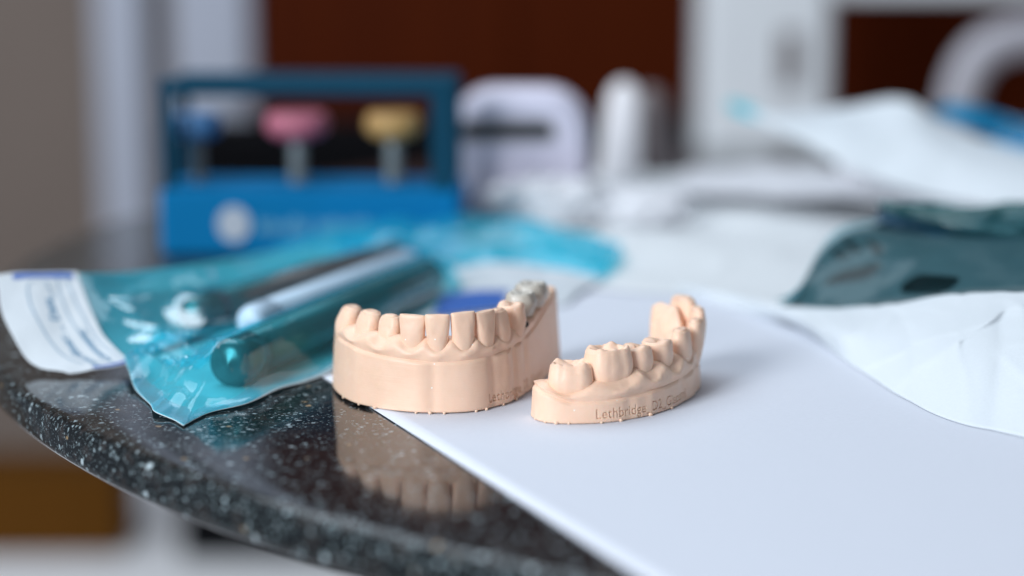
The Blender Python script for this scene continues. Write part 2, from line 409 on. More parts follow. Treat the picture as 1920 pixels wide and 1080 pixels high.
def sup(a, p): return np.sign(a) * np.abs(a) ** p
def tooth(parent, arch, x, y, ztop, zroot, w, kind, lean=0., rot=0., dth=None, mat=None, name='tooth', seed=0, wear=0., neck=.62):
    """one crown: rings from the root up, then over the biting surface"""
    s = arch.near(x, y); _, t, n = arch.at(np.array(s)); t = t.ravel(); n = n.ravel()
    ca, sa = math.cos(rot), math.sin(rot); t, n = ca * t + sa * n, -sa * t + ca * n
    rng = np.random.RandomState(seed + 11)
    A = 56; a = np.linspace(0, 2 * np.pi, A, endpoint=False); h = ztop - zroot
    rings = []
    if kind == 'incisor':
        dth = dth or 6.0
        for f in np.linspace(0, 1, 30):
            ww = w * (neck + (1 - neck) * min(1, f * 1.12) ** .8) * (1 - .02 * max(0, f - .9) / .1)
            dd = dth * (1 - .62 * f ** 1.15); off = .12 * dth * math.sin(f * np.pi) + dth * .19 * f
            rings.append((ww, dd, off, f * h, .92 - .14 * f))
        flat = True
    elif kind == 'canine':
        dth = dth or 6.5
        for f in np.linspace(0, 1, 30):
            ww = w * (neck + (1 - neck) * min(1, f * 1.5) ** .8) * (1 - .34 * max(0, (f - .74) / .26) ** 2.4)
            dd = dth * (1 - .5 * f ** 1.6); off = .13 * dth * math.sin(f * np.pi)
            rings.append((ww, dd, off, f * h, .88))
        flat = True
    else:
        dth = dth or w * .92
        for f in np.linspace(0, 1, 30):
            k = .80 + .22 * math.sin(min(1, f * 1.1) * np.pi * .60) - .085 * max(0, f - .60) ** 1.5 / .40 ** 1.5
            rings.append((w * k, dth * k, .04 * dth * math.sin(f * np.pi), f * h * .90, .74 if kind != 'premolar' else .86))
        flat = False
    V = []
    for ww, dd, off, z, p in rings:
        V.append(np.stack([ww / 2 * sup(np.cos(a), p), dd / 2 * sup(np.sin(a), p) + off, np.full(A, z)], 1))
    ww, dd, off, z, p = rings[-1]
    if flat:
        r = .35 if kind == 'incisor' else .95   # rounded biting edge, then a slightly uneven worn facet
        for q in (.35, .7, 1.):
            V.append(np.stack([(ww / 2 - r * (1 - math.cos(q * np.pi / 2))) * sup(np.cos(a), p), (dd / 2 - r * (1 - math.cos(q * np.pi / 2))) * sup(np.sin(a), p) + off, np.full(A, z + r * math.sin(q * np.pi / 2) - r)], 1))
        V[-4][:, 2] -= r
        for q in (.75, .5, .25, .03):
            V.append(np.stack([(ww / 2 - r) * q * sup(np.cos(a), p), (dd / 2 - r) * q * sup(np.sin(a), p) + off, np.full(A, z - .10 * (1 - q))], 1))
    else:
        cusps = [(.50, .50), (-.50, .50), (.5, -.5), (-.5, -.5)] if kind == 'molar' else [(.0, .52), (.05, -.5)]
        if kind == 'molar5': cusps = [(.62, .5), (0, .55), (-.62, .45), (.45, -.5), (-.45, -.5)]
        ch = [.9 + .25 * rng.rand() for _ in cusps]
        for q in np.linspace(.97, .02, 18):
            X, Y = q * sup(np.cos(a), p), q * sup(np.sin(a), p)
            H = np.zeros(A)
            for (cx, cy), hh in zip(cusps, ch): H = np.maximum(H, hh * np.exp(-(((X - cx * 1.25) / (.62 if kind == 'premolar' else .34)) ** 2 + ((Y - cy * 1.25) / (.5 if kind == 'premolar' else .36)) ** 2)))
            rim = np.exp(-((q - .84) / .15) ** 2) * (.30 if kind == 'premolar' else .62)
            H = np.maximum(H, rim) * (1 - .15 * wear)
            gr = .34 * np.exp(-((Y + .08 * np.sin(X * 9)) / .10) ** 2) * (q < .8) + .26 * np.exp(-((X - .1 + .06 * np.sin(Y * 8)) / .08) ** 2) * (q < .9)
            edge = 1 - max(0, (q - .86) / .11) ** 2 * .8
            V.append(np.stack([ww / 2 * X, dd / 2 * Y + off, z + h * (.09 if kind == 'premolar' else .125) * (H * edge - gr * .8) + 0 * X], 1))
    V = np.array(V)
    if kind.startswith('molar'):              # cheek-side groove between two lobes, one on the tongue side
        for ga, gd, gw in ((np.pi * .46, .085, .16), (np.pi * .60, .04, .10), (np.pi * 1.5, .06, .16)):
            fac = 1 - gd * np.exp(-((a - ga) / gw) ** 2)
            fade = np.linspace(.15, 1, len(rings)).tolist() + [1.] * (len(V) - len(rings))
            V[..., :2] *= (1 + (fac[None] - 1) * np.array(fade)[:, None])[..., None]
    nzv = np.array([[mnoise.fractal(Vector((px * .35 + seed * 3.1, py * .35, pz * .3)), 1., 2., 3) for px, py, pz in ring] for ring in V])
    tilt = wear * (V[..., 0] / w)
    V[..., 2] += tilt * .9 * (V[..., 2] / h) ** 2 + .10 * nzv
    V[..., 1] += math.tan(lean) * V[..., 2] + .14 * nzv; V[..., 0] += .08 * nzv
    G = np.zeros_like(V)
    G[..., :2] = np.array([x, y]) + V[..., :1] * t + V[..., 1:2] * n
    G[..., 2] = zroot + V[..., 2]
    o = grid(name, G, mat or M['resin'], parent, cv=True, caps=True)
    return o

LIFT = .8
# full lower arch
archA = Arch([(-53.5, 604), (-54, 588), (-52.2, 569), (-46.2, 553.5), (-36.8, 544.5), (-25, 540), (-12, 541), (-3, 549), (3.5, 561), (9.5, 581), (14.5, 600), (16, 607)])
castA = thing('dental_cast', (-22, 572, 0), 'peach resin lower jaw model with full horseshoe of teeth, half on bare granite', 'dental model')
teethA = [  # x, y, top, width, kind, lean, wear, neck, dth
    (-46.4, 571, 25.2, 11.5, 'canine', .02, .1, .9, 9.4),
    (-39.9, 559.5, 26.2, 9.8, 'canine', .03, .0, .85, 8.8),
    (-33.9, 552.0, 26.6, 7.2, 'canine', .04, .0, .70, 6.4),
    (-27.2, 546.9, 27.7, 7.7, 'incisor', .05, -.2, .72, 6.2),
    (-20.7, 545.4, 28.2, 7.1, 'incisor', .10, .0, .60, 6.2),
    (-14.3, 546.0, 28.5, 7.1, 'incisor', .02, .3, .72, 6.4),
    (-9.0, 549.8, 28.1, 7.5, 'incisor', .03, .2, .74, 6.4),
    (-4.7, 555.4, 27.6, 7.4, 'canine', .05, .1, .72, 6.8),
    (-1.2, 564.0, 28.2, 8.2, 'premolar', .08, .0, .8, 8.4)]
ts = [(archA.near(t[0], t[1]), t[3]) for t in teethA]
sR = archA.near(1.5, 577); sR2 = archA.near(6, 594); LA = archA.L
s9 = ts[-1][0]
wallA = [(0, 14.0), (ts[0][0], 16.2), (ts[1][0], 16.4), (ts[2][0], 15.4), (ts[4][0], 14.4), (ts[6][0], 14.9), (s9, 16.0), (sR, 17.6), (sR2, 21.5), (LA - 5, 23.5), (LA, 22.5)]
gumA = [(0, 18.5), (ts[0][0], 21.0), (ts[2][0], 21.6), (ts[4][0], 21.6), (ts[6][0], 21.8), (s9, 22.0), (sR, 21.8), (sR2, 24.0), (LA - 5, 25.6), (LA, 23.5)]
sx = lambda x, y: archA.near(x, y)
baseA = cast_base(archA, castA, wallA, gumA, ts, 12.5, 'Lethbridge_D2_Giacomi', sx(-6.8, 545.5), 1.5, 3.9,
          [(sx(-22, 540), 1.6, -.28), (sx(-26, 540), 3, .25), (sx(-5, 547), 1.8, -.55), (sx(-1, 552), 2.2, .35), (sx(1.5, 556), 1.5, -.45), (sx(4.5, 564), 2.2, -.4), (sx(-45, 551), 3, .2)], LIFT, 5.)
for i, (x, y, zt, w_, kd, ln, wr, nk, dt) in enumerate(teethA):
    tooth(castA, archA, x, y, zt, 14.0, w_, kd, ln, 0, dt, seed=i, wear=wr, neck=nk)
# prosthesis on the same cast
crown = thing('crown_bridge', (4, 583, 22), 'grey white ceramic crowns seated at the rear of the lower jaw model', 'dental crown')
tooth(crown, archA, 2.2, 575.5, 28.6, 21.6, 9.0, 'molar', .05, 0, 9.0, M['crown'], 'crown_unit', 21)
tooth(crown, archA, 5.4, 586.5, 29.4, 22.4, 10.8, 'molar', .05, 0, 9.6, M['crown'], 'crown_unit', 23)
# dark rod painting in the shade of a hole below the crowns
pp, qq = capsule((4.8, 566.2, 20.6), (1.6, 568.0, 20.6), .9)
tube('socket_shade', pp, qq, M['dark'], baseA, 14)

def nubs(parent, arch, spots, lift):
    for k, s_ in enumerate(spots):
        P, _, n = arch.at(np.array(s_)); p = P.ravel() - n.ravel() * .25
        r = .4 + .5 * random.random() ** 2
        tube('support_nub', [(p[0], p[1], .42), (p[0], p[1], .52), (p[0] + .1, p[1], .8), (p[0] + .1, p[1] + .3, 1.3)], [r * .5, r * .8, r * 1.15, r * .4], M['resin'], parent, 10)
nubs(baseA, archA, [sx(-50, 558), sx(-44, 550), sx(-39, 546), sx(-27, 540.2), sx(-23, 540), sx(-19, 540), sx(-10, 542), sx(-7.5, 544.6), sx(-2.4, 549.8), sx(1, 556), sx(7, 572)], LIFT)

# quadrant cast
archB = Arch([(5.2, 541), (5.4, 536), (8, 530.6), (14, 528.2), (25, 529.3), (35, 535), (44, 544.5), (51, 557), (55, 569), (56, 580), (54, 589), (49.5, 595.5), (45, 598)])
castB = thing('dental_cast', (30, 560, 0), 'peach resin part-jaw model engraved with lettering, low base and big molars', 'dental model')
teethB = [
    (16.2, 535.6, 16.4, 12.4, 'molar', .0, .1, .8, 10.5, 5.0),
    (26.2, 540.0, 19.9, 13.2, 'molar5', .05, .0, .8, 11.4, 6.5),
    (34.2, 546.0, 19.4, 8.6, 'premolar', .07, .0, .8, 9.2, 7.),
    (40.4, 554.0, 19.4, 9.0, 'premolar', .08, .0, .8, 9.2, 7.),
    (46.6, 563.0, 20.4, 9.4, 'canine', .16, .0, .72, 7.8, 7.),
    (51.0, 571.8, 21.4, 10.0, 'canine', .20, .0, .72, 7.0, 7.),
    (52.0, 581.0, 23.0, 10.6, 'canine', .20, .0, .72, 7.0, 7.),
    (49.2, 588.8, 24.6, 11.0, 'canine', .16, .0, .85, 9.0, 7.)]
tsB = [(archB.near(t[0], t[1]), t[3]) for t in teethB]; LB = archB.L
tsB[0] = (archB.near(14, 528), 11.8)
wallB = [(0, 8.6), (archB.near(6, 534), 9.2), (archB.near(10, 529.5), 7.6), (archB.near(16, 528.3), 5.8), (archB.near(26, 529.5), 6.0), (archB.near(40, 540), 6.8), (archB.near(55, 569), 7.6), (LB, 9.)]
gumB = [(0, 11.0), (archB.near(6, 534), 11.2), (archB.near(14, 528.3), 10.0), (archB.near(26, 529.5), 12.0), (archB.near(35, 535), 13.6), (archB.near(48, 551), 14.), (archB.near(56, 575), 15.6), (archB.near(54, 589), 18.5), (LB, 18.5)]
sb = lambda x, y: archB.near(x, y)
baseB = cast_base(archB, castB, wallB, gumB, tsB, 12.5, 'Lethbridge_D2_Giacomi', sb(22.8, 528.9), 1.2, 3.95,
          [(sb(33, 533), 2.0, -.25), (sb(39, 539), 2.0, .2), (sb(49, 553), 2.5, -.35), (sb(54, 565), 2, -.35)], LIFT * .7, 3.5, [(0, 0), (sb(54, 565), 0), (sb(56, 580), 2.0), (sb(54, 589), 4.5), (LB, 3.5)])
for i, (x, y, zt, w_, kd, ln, wr, nk, dt, zr) in enumerate(teethB):
    tooth(castB, archB, x, y, zt, zr, w_, kd, ln, 0, dt, seed=40 + i, wear=wr, neck=nk)
nubs(baseB, archB, [sb(6, 533.5), sb(9, 530), sb(12, 528.7), sb(15.5, 528.2), sb(24.5, 529.2), sb(30, 531.5), sb(38.5, 538), sb(45, 546)], LIFT * .7)

# ------------------------------------------------------------------ sterilisation pouches
def wrinkle(G, amp, scale, seed, octv=3, axis=2):
    G = G.copy(); G[..., axis] += amp * fbm(G, scale, seed, octv); return G
def seg_dist(P, a, b):
    a, b = np.array(a, float), np.array(b, float); d_ = b - a
    t = np.clip(((P - a) @ d_) / (d_ @ d_), 0, 1); q = a + t[..., None] * d_
    return np.linalg.norm(P - q, axis=-1), t
def tent(G, rods, slope=.55):
    """raise a sheet so that it drapes over rods (x0,y0,x1,y1,r)"""
    Z = G[..., 2].copy()
    for x0, y0, x1, y1, r in rods:
        dd, _ = seg_dist(G[..., :2], (x0, y0), (x1, y1))
        rr = r + .5
        hill = np.where(dd < rr * .9, rr + np.sqrt(np.maximum(0, rr ** 2 - dd ** 2)) + .6, rr * 1.45 + .6 - (dd - rr * .9) * slope)
        Z = np.maximum(Z, hill)
    G = G.copy(); G[..., 2] = Z; return G

# front pouch: two handles under blue film
R2 = (-83, 567, -30, 716, 7.4); R1 = (-108, 649, -44, 768, 6.2); R3 = (-85, 626, -38, 742, 5.2)
pA = thing('sterilisation_pouch', (-70, 620, 0), 'crumpled blue film pouch with a pointed corner, dark handle inside, beside full jaw model', 'pouch')
near = [(-89.5, 526.5, .8), (-94, 534, .9), (-99.5, 539, 2.5), (-103, 551, 1.0), (-110, 567, 2.), (-114, 579, 6.5), (-119, 597, 7)]
far = [(-6, 735, 1.), (-24, 750, 2), (-42, 760, 2), (-62, 772, 1.)]
right = [(-89.5, 526.5, .8), (-84.5, 541, 1.0), (-75, 551, 1.6), (-68, 569, 1.6), (-60, 582, .9), (-51, 601, 2.2), (-30, 668, 1.), (-6, 735, 1.)]
left = [(-118, 596, 7), (-112, 625, 4), (-97, 668, 2), (-80, 724, 2), (-62, 772, 1.)]
def coons(b0, b1, a0, a1, n, m):
    """a along the length (a0 at b=0, a1 at b=1), b across (b0 near, b1 far)"""
    A0, A1 = crom(a0, n), crom(a1, n); B0, B1 = crom(b0, m), crom(b1, m)
    u = np.linspace(0, 1, n)[:, None, None]; v = np.linspace(0, 1, m)[None, :, None]
    L = (1 - v) * A0[:, None] + v * A1[:, None] + (1 - u) * B0[None] + u * B1[None]
    Bl = (1 - u) * (1 - v) * A0[0] + u * (1 - v) * A0[-1] + (1 - u) * v * A1[0] + u * v * A1[-1]
    return L - Bl
GA = coons(near, far, right, left, 170, 100)
pap = GA.copy(); pap[..., 2] = np.maximum(.55, pap[..., 2] * .55)
u_, v_ = np.meshgrid(np.linspace(0, 1, 170), np.linspace(0, 1, 100), indexing='ij')
edge = np.minimum(np.minimum(u_, 1 - u_) * 12, np.minimum(v_, 1 - v_) * 9).clip(0, 1)
pap[..., 2] += .5 * fbm(pap, .05, 2.) * edge
fl = GA.copy(); fl[..., 2] += 2.0 * edge
fl = tent(fl, [R2], 1.0)
ridge = np.abs(fbm(fl, .060, 9., 2)); 
fl[..., 2] += edge * (2.0 * (1 - ridge * 2).clip(0, 1) ** 2 * np.clip(1 - u_ * 2.6, 0, 1) + 1.0 * fbm(fl, .07, 4., 2) * np.clip(1.2 - u_ * 1.6, .15, 1))
def creases(G, specs):
    Z = np.zeros(G.shape[:2])
    for x0, y0, x1, y1, wd, dp in specs:
        dd, t_ = seg_dist(G[..., :2], (x0, y0), (x1, y1)); Z += dp * np.exp(-dd / wd) * np.sin(np.clip(t_, .04, .96) * np.pi) ** .5
    return Z
fl[..., 2] += edge * creases(fl, [(-118, 594, -90, 560, 2.2, 4.5), (-113, 575, -92, 545, 2.0, 3.5), (-92, 535, -86, 558, 2.0, 3.5), (-104, 590, -88, 572, 1.6, 3.5), (-108, 607, -92, 588, 2.2, 5.0),
    (-100, 560, -80, 556, 1.8, 2.6), (-96, 605, -80, 640, 2.5, 3.0), (-84, 545, -74, 560, 1.6, 2.2), (-72, 573, -66, 600, 1.5, 2.0), (-99, 548, -101, 580, 1.5, 2.6),
    (-112, 588, -98, 574, 1.2, 3.0), (-106, 566, -94, 566, 1.2, 2.4), (-95, 575, -84, 590, 1.4, 2.6), (-88, 534, -94, 552, 1.0, 2.0), (-78, 553, -88, 562, 1.2, 2.4), (-104, 598, -112, 612, 1.6, 3.)])
fl[..., 2] = np.where(edge < 1, pap[..., 2] + .25 + (fl[..., 2] - pap[..., 2]) * edge ** .8, np.maximum(fl[..., 2], pap[..., 2] + .4))
for r_ in (R2,):
    dd, _ = seg_dist(fl[..., :2], r_[:2], r_[2:4]); rr = r_[4]
    fl[..., 2] = np.where(dd < rr * 1.12, np.maximum(fl[..., 2], rr + .9 + np.sqrt(np.maximum(0, (rr * 1.12) ** 2 - dd ** 2)) + .4), fl[..., 2])
grid('paper_backing', pap, M['pouch_paper'], pA, solid=.15)
mr = .06 * np.clip(u_ * 3 - .3, 0, 1); fl2 = fl.copy()                       # paper margin shows along one side
fl2[..., :2] = fl[..., :2] + (mr * (1 - v_) ** 9)[..., None] * (fl[:, 50:51, :2] - fl[:, :1, :2]) * 2
grid('film', fl2, M['film'], pA)
sn = np.concatenate([fl[:7], ], 0).copy(); sn[..., 2] += .25; grid('seal_strip', sn, M['film_clear'], pA)
sn = fl[:60, :5].copy(); sn[..., 2] += .25; grid('seal_strip', sn, M['film_clear'], pA)

def handle(name, a, b, r, mat, label, cat, z=None, ring=False, group=None):
    z = z or r + .9
    o = thing(name, (a[0], a[1], 0), label, cat, group)
    dv = np.array([b[0] - a[0], b[1] - a[1], 0.]); L = np.linalg.norm(dv); dv /= L
    P0 = np.array([a[0], a[1], z])
    prof = [(0, .05), (.2, .55), (1.0, .80), (2.2, .93), (4.5, 1), (14, 1), (14.6, .92), (16, .92), (16.6, 1), (L - 4, 1), (L - 1, .85), (L, .1)]
    tube('body', [P0 + dv * p for p, _ in prof], [r * k for _, k in prof], mat, o, 40)
    if ring: tube('grip_ring', [P0 + dv * 14.4, P0 + dv * 14.7, P0 + dv * 16.0, P0 + dv * 16.3], [r * .9, r * 1.02, r * 1.02, r * .9], M['red_ring'], o, 40)
    return o
handle('instrument_handle', R2[:2], R2[2:4], 7.4, M['steel'], 'dark steel instrument handle under film, nearest the full jaw model', 'instrument')
handle('instrument_handle', R1[:2], R1[2:4], 6.2, M['steel'], 'dark steel instrument handle with a red ring, near the white label flap', 'instrument', ring=True)
handle('instrument_handle', R3[:2], R3[2:4], 5.2, M['sheen_handle'], 'instrument handle with painted pale sheen lying on the pouches between the two dark handles', 'instrument', z=9.2)

# label pouch behind it
pB = thing('sterilisation_pouch', (-110, 650, 0), 'blue film pouch whose white printed label flap sticks up by the table rim', 'pouch')
flapC = [[(-163.5, 621, 25.8), (-158, 607, 15), (-147, 594, 3.2), (-134, 588, .9)],
         [(-156, 626, 25.4), (-150, 611, 15.6), (-139.5, 597.5, 4.6), (-128, 590.5, 1.6)],
         [(-148, 630.5, 24.8), (-142, 615, 15.0), (-132, 601, 5.2), (-122, 592.5, 2.2)],
         [(-140.5, 634, 24.4), (-134, 620, 16.0), (-126.5, 607, 8.2), (-116.5, 595.5, 3.2)]]
FL = loft(flapC, 90, 60)            # n along the flap height, m across
FL[..., 2] += .55 * fbm(FL, .09, 12., 2)
flap = grid('label_flap', FL, M['pouch_paper'], pB, solid=.18)
def on_flap(a, b, lift=.22):
    """point on the flap; a along its height 0..1, b across 0..1"""
    n, m = FL.shape[:2]; i = np.clip(np.asarray(a) * (n - 1), 0, n - 1.001); j = np.clip(np.asarray(b) * (m - 1), 0, m - 1.001)
    i0, j0 = i.astype(int), j.astype(int); fi, fj = (i - i0)[..., None], (j - j0)[..., None]
    p = FL[i0, j0] * (1 - fi) * (1 - fj) + FL[i0 + 1, j0] * fi * (1 - fj) + FL[i0, j0 + 1] * (1 - fi) * fj + FL[i0 + 1, j0 + 1] * fi * fj
    du = FL[np.minimum(i0 + 1, n - 1), j0] - FL[i0, j0]; dv_ = FL[i0, np.minimum(j0 + 1, m - 1)] - FL[i0, j0]
    nn = np.cross(dv_, du); nn /= np.linalg.norm(nn, axis=-1)[..., None]
    nn = np.where(nn[..., 2:3] < 0, -nn, nn)
    return p + nn * lift
def flap_line(pts, wid, name='printed_line', mat='print_teal'):
    P = crom(pts, 60); A = on_flap(P[:, 0], P[:, 1] - wid / 2); B = on_flap(P[:, 0], P[:, 1] + wid / 2)
    grid(name, np.stack([A, B], 1), M[mat], flap)
flap_line([(.90, .42), (.60, .37), (.30, .34), (.14, .36), (.10, .44), (.10, .56), (.16, .60), (.26, .63)], .012)
flap_line([(.97, .80), (.70, .76), (.40, .72), (.18, .72), (.06, .74)], .010)
flap_line([(.97, .93), (.70, .90), (.40, .87), (.18, .85), (.03, .84)], .010)
A = [[on_flap(np.array(a), np.array(b)) for b in np.linspace(.20, .93, 30)] for a in (.015, .065)]
grid('printed_band', np.array(A), M['print_blue'], flap)
A = [[on_flap(np.array(a), np.array(b)) for b in np.linspace(.42, .98, 30)] for a in (.965, .992)]
grid('printed_band', np.array(A), M['print_blue'], flap)
def flap_text(txt, size, a0, b0, name='printed_text'):
    V, T = text_tris(txt, size, .05)
    H, Wd = 44., 30.
    a = a0 - V[:, 0] / H; b = b0 - V[:, 1] / Wd
    mesh(name, on_flap(a, b, .25), T.tolist(), M['print_teal'], flap, smooth=False)
flap_text('Steriliser: ... Date', 4.4, .95, .60)
flap_text('Content:', 4.4, .92, .82)
# film part of that pouch, draped over the ringed handle
upper = [(-140.5, 634, 24.0), (-129.3, 668, 18.5), (-108, 710, 15), (-83.5, 770, 11), (-47, 832, 8)]
lower = [(-116.5, 595.5, 3.0), (-104, 622, 5), (-92, 655, 5), (-72, 705, 4), (-40, 780, 3)]
end0 = [(-140.5, 634, 24.0), (-134, 620, 15.6), (-126.5, 607, 7.9), (-116.5, 595.5, 3.0)]
end1 = [(-47, 832, 8), (-45, 815, 9), (-42, 797, 6), (-40, 780, 3)]
GB = coons(end0, end1, upper, lower, 150, 70)
u_, v_ = np.meshgrid(np.linspace(0, 1, 150), np.linspace(0, 1, 70), indexing='ij')
edge = np.minimum(np.minimum(u_, 1 - u_) * 10, np.minimum(v_, 1 - v_) * 7).clip(0, 1)
fb = tent(GB, [R1], .5); fb[..., 2] += edge * (1.2 * fbm(fb, .05, 21., 2) + creases(fb, [(-138, 630, -118, 640, 2.5, 3.), (-132, 618, -112, 628, 2., -2.5), (-124, 606, -106, 630, 2., 2.5), (-128, 640, -110, 690, 3., 3.)]))
fb[..., 2] = np.where(edge < 1, GB[..., 2] + (fb[..., 2] - GB[..., 2]) * edge, fb[..., 2])
grid('film', fb, M['film'], pB)
bk = GB.copy(); bk[..., 2] = GB[..., 2] * (1 - .0 * edge) - edge * np.minimum(GB[..., 2] - .8, GB[..., 2] * .9) - .15
dd, _ = seg_dist(bk[..., :2], R1[:2], R1[2:4]); kk = np.clip((dd - 7) / 12, 0, 1)
bk[..., 2] = np.maximum(.7, .7 + (GB[..., 2] - 1.0 - 2.0 * edge) * kk)
grid('paper_backing', bk, M['pouch_paper'], pB, solid=.15)

# third pouch further back: cyan film, white folded end
pC = thing('sterilisation_pouch', (-10, 790, 0), 'bright cyan film pouch lying flat before the blue kit box', 'pouch')
n0 = [(-92, 800, 3), (-50, 772, 9), (-14, 757, 5), (34, 740, 3)]
f0 = [(-96, 800, 5), (-60, 838, 12), (-10, 842, 10), (48, 805, 5)]
m0 = [(-96, 800, 8), (-55, 812, 16), (-12, 806, 17), (44, 778, 7)]
GC = loft([n0, m0, f0], 110, 60); GC = wrinkle(GC, 3.0, .045, 31., 3)
GC[..., 2] = np.maximum(GC[..., 2], 2.2)
grid('film', GC, M['film_light'], pC)
pc = GC.copy(); pc[..., 2] = 1.0 + .2 * fbm(pc, .05, 3.); grid('paper_backing', pc, M['pouch_paper'], pC, solid=.15)
# white folded end with a dark blue printed panel
GW = loft([[(-34, 672, 1.2), (-12, 684, 1.2), (20, 700, 1.)], [(-30, 715, 3), (-8, 722, 4), (26, 724, 2)], [(-20, 752, 6), (0, 752, 7), (36, 742, 3)]], 60, 40)
GW = wrinkle(GW, .8, .06, 6., 2); GW[..., 2] = np.maximum(GW[..., 2], .8)
fe_ = grid('folded_end', GW, M['pouch_paper'], pC, solid=.15)
i0, i1, j0, j1 = 7, 34, 0, 17
PB = GW[i0:i1, j0:j1].copy(); PB[..., 2] += .35; grid('printed_panel', PB, M['print_blue'], fe_)

# ------------------------------------------------------------------ right-hand pouch with perforated tray
pD = thing('sterilisation_pouch', (130, 620, 0), 'bulging teal film pouch with white paper face, perforated tray showing inside', 'pouch')
low = [(61.6, 729, .7), (82.4, 685.7, .7), (96.9, 656, .7), (105.4, 600.5, .7), (117.4, 539.5, .7), (136, 513.5, .7), (158, 500, .7), (190, 490, .7)]
seam = [(61.6, 724, 3.7), (83.2, 690, 5.0), (94.7, 656, 8.2), (111.7, 640, 12.), (125, 620, 17.2), (136.8, 605, 22.6), (151, 590, 26.2), (172, 577, 30.), (205, 565, 32)]
mid = [((np.array(a) + np.array(b)) / 2 + np.array([0.5, -10.0, 1.5])) for a, b in zip(crom(low, 9), crom(seam, 9))]
mid[0] = (np.array(low[0]) + np.array(seam[0])) / 2; mid[1] = (crom(low, 9)[1] + crom(seam, 9)[1]) / 2 + np.array([0, -.6, .5])
GD = loft([low, mid, seam], 200, 70)
u_, v_ = np.meshgrid(np.linspace(0, 1, 200), np.linspace(0, 1, 70), indexing='ij')
wr = fbm(GD, .045, 14., 3); cr = (1 - np.abs(fbm(GD * np.array([1.6, .6, 1]), .030, 8., 2)) * 3).clip(0, 1) ** 3
GD[..., 1] += (2.6 * wr - 2.4 * cr) * np.clip(u_ * 3 - .3, 0, 1) * np.sin(v_ * np.pi * .5 + .1)
for uc, sl_, wd, dp in ((.46, .10, .022, 1.6), (.58, -.12, .020, -1.8), (.66, .16, .026, 1.8), (.74, -.05, .018, -1.5), (.39, -.06, .02, -1.2), (.52, .05, .014, 1.1), (.62, .3, .02, 1.2)):
    q_ = (u_ - uc - sl_ * (v_ - .5)) / wd
    GD[..., 1] -= 3.4 * dp * np.exp(-np.abs(q_) ** 1.3) * np.sin(v_ * np.pi * .8 + .3).clip(0, 1)
GD[..., 2] += .5 * wr * np.sin(v_ * np.pi)
GD[..., 2] = np.maximum(GD[..., 2], .62)
grid('paper_face', GD, M['pouch_paper'], pD, solid=.2)
seam2 = crom(seam, 9)[2:]
back = [(94.5, 664.0, 7.6), (100.6, 672.0, 14.8), (110.3, 684.0, 26.8), (123.6, 692.0, 31.2), (147.5, 690.0, 32.7), (176.5, 680.0, 36.7), (206.5, 670.0, 40.0)]
midf = [(a * .5 + np.array(b) * .5) + np.array([0, 0, 2.5]) for k, (a, b) in enumerate(zip(seam2, crom(back, 7)))]
midf[0] = np.array([95, 660, 8.3])
GF = loft([seam2, midf, back], 120, 60)
FF = GF.copy(); FF[..., 2] += 1.2; FF = wrinkle(FF, .7, .05, 17., 3); grid('film', FF, M['film_teal'], pD)
# tray: a sheet just below the film, real slots cut through it
tr = thing('perforated_tray', (140, 680, 0), 'grey perforated metal tray with dark slots inside the teal pouch', 'tray')
GT = loft([seam2, midf, back], 240, 130); GT[..., 2] -= 1.6
uu, vv = np.meshgrid(np.linspace(0, 1, 240), np.linspace(0, 1, 130), indexing='ij')
cut = np.zeros(GT.shape[:2], bool)
SX, SY = uu * 117 - vv * 12, vv * 56                    # distances on the sheet, mm
SP = np.stack([SX, SY], -1)
for cu_, cv_, dx, dy, r_ in ((.213, .41, 4.3, -1.4, 4.0), (.435, .16, 4.8, -1.2, 4.0), (.215, .80, -.4, 5.0, 1.5), (.262, .80, .0, 5.5, 1.6), (.30, .66, .2, 5.5, 1.6)):
    c_ = np.array([cu_ * 117 - cv_ * 12, cv_ * 56])
    dd, _ = seg_dist(SP, c_ - (dx, dy), c_ + (dx, dy)); cut |= dd < r_
F = grid_faces(240, 130); keep = ~cut.reshape(-1)[F].any(1)
o = mesh('tray_sheet', GT.reshape(-1, 3), F[keep].tolist(), M['tray'], tr)
md = o.modifiers.new('thickness', 'SOLIDIFY'); md.thickness = .9 * S; md.offset = -1
GU = GT[::4, ::4].copy(); GU[..., 2] = np.maximum(1.2, GU[..., 2] - 5.5); GU[..., :2] += np.array([-1, 3.]) * np.linspace(0, 1, GU.shape[1])[None, :, None]; GU[:, -1, 2] += 4; grid('tray_shade', GU, M['dark'], tr)  # dark sheet below the slots stands in for shade inside the tray

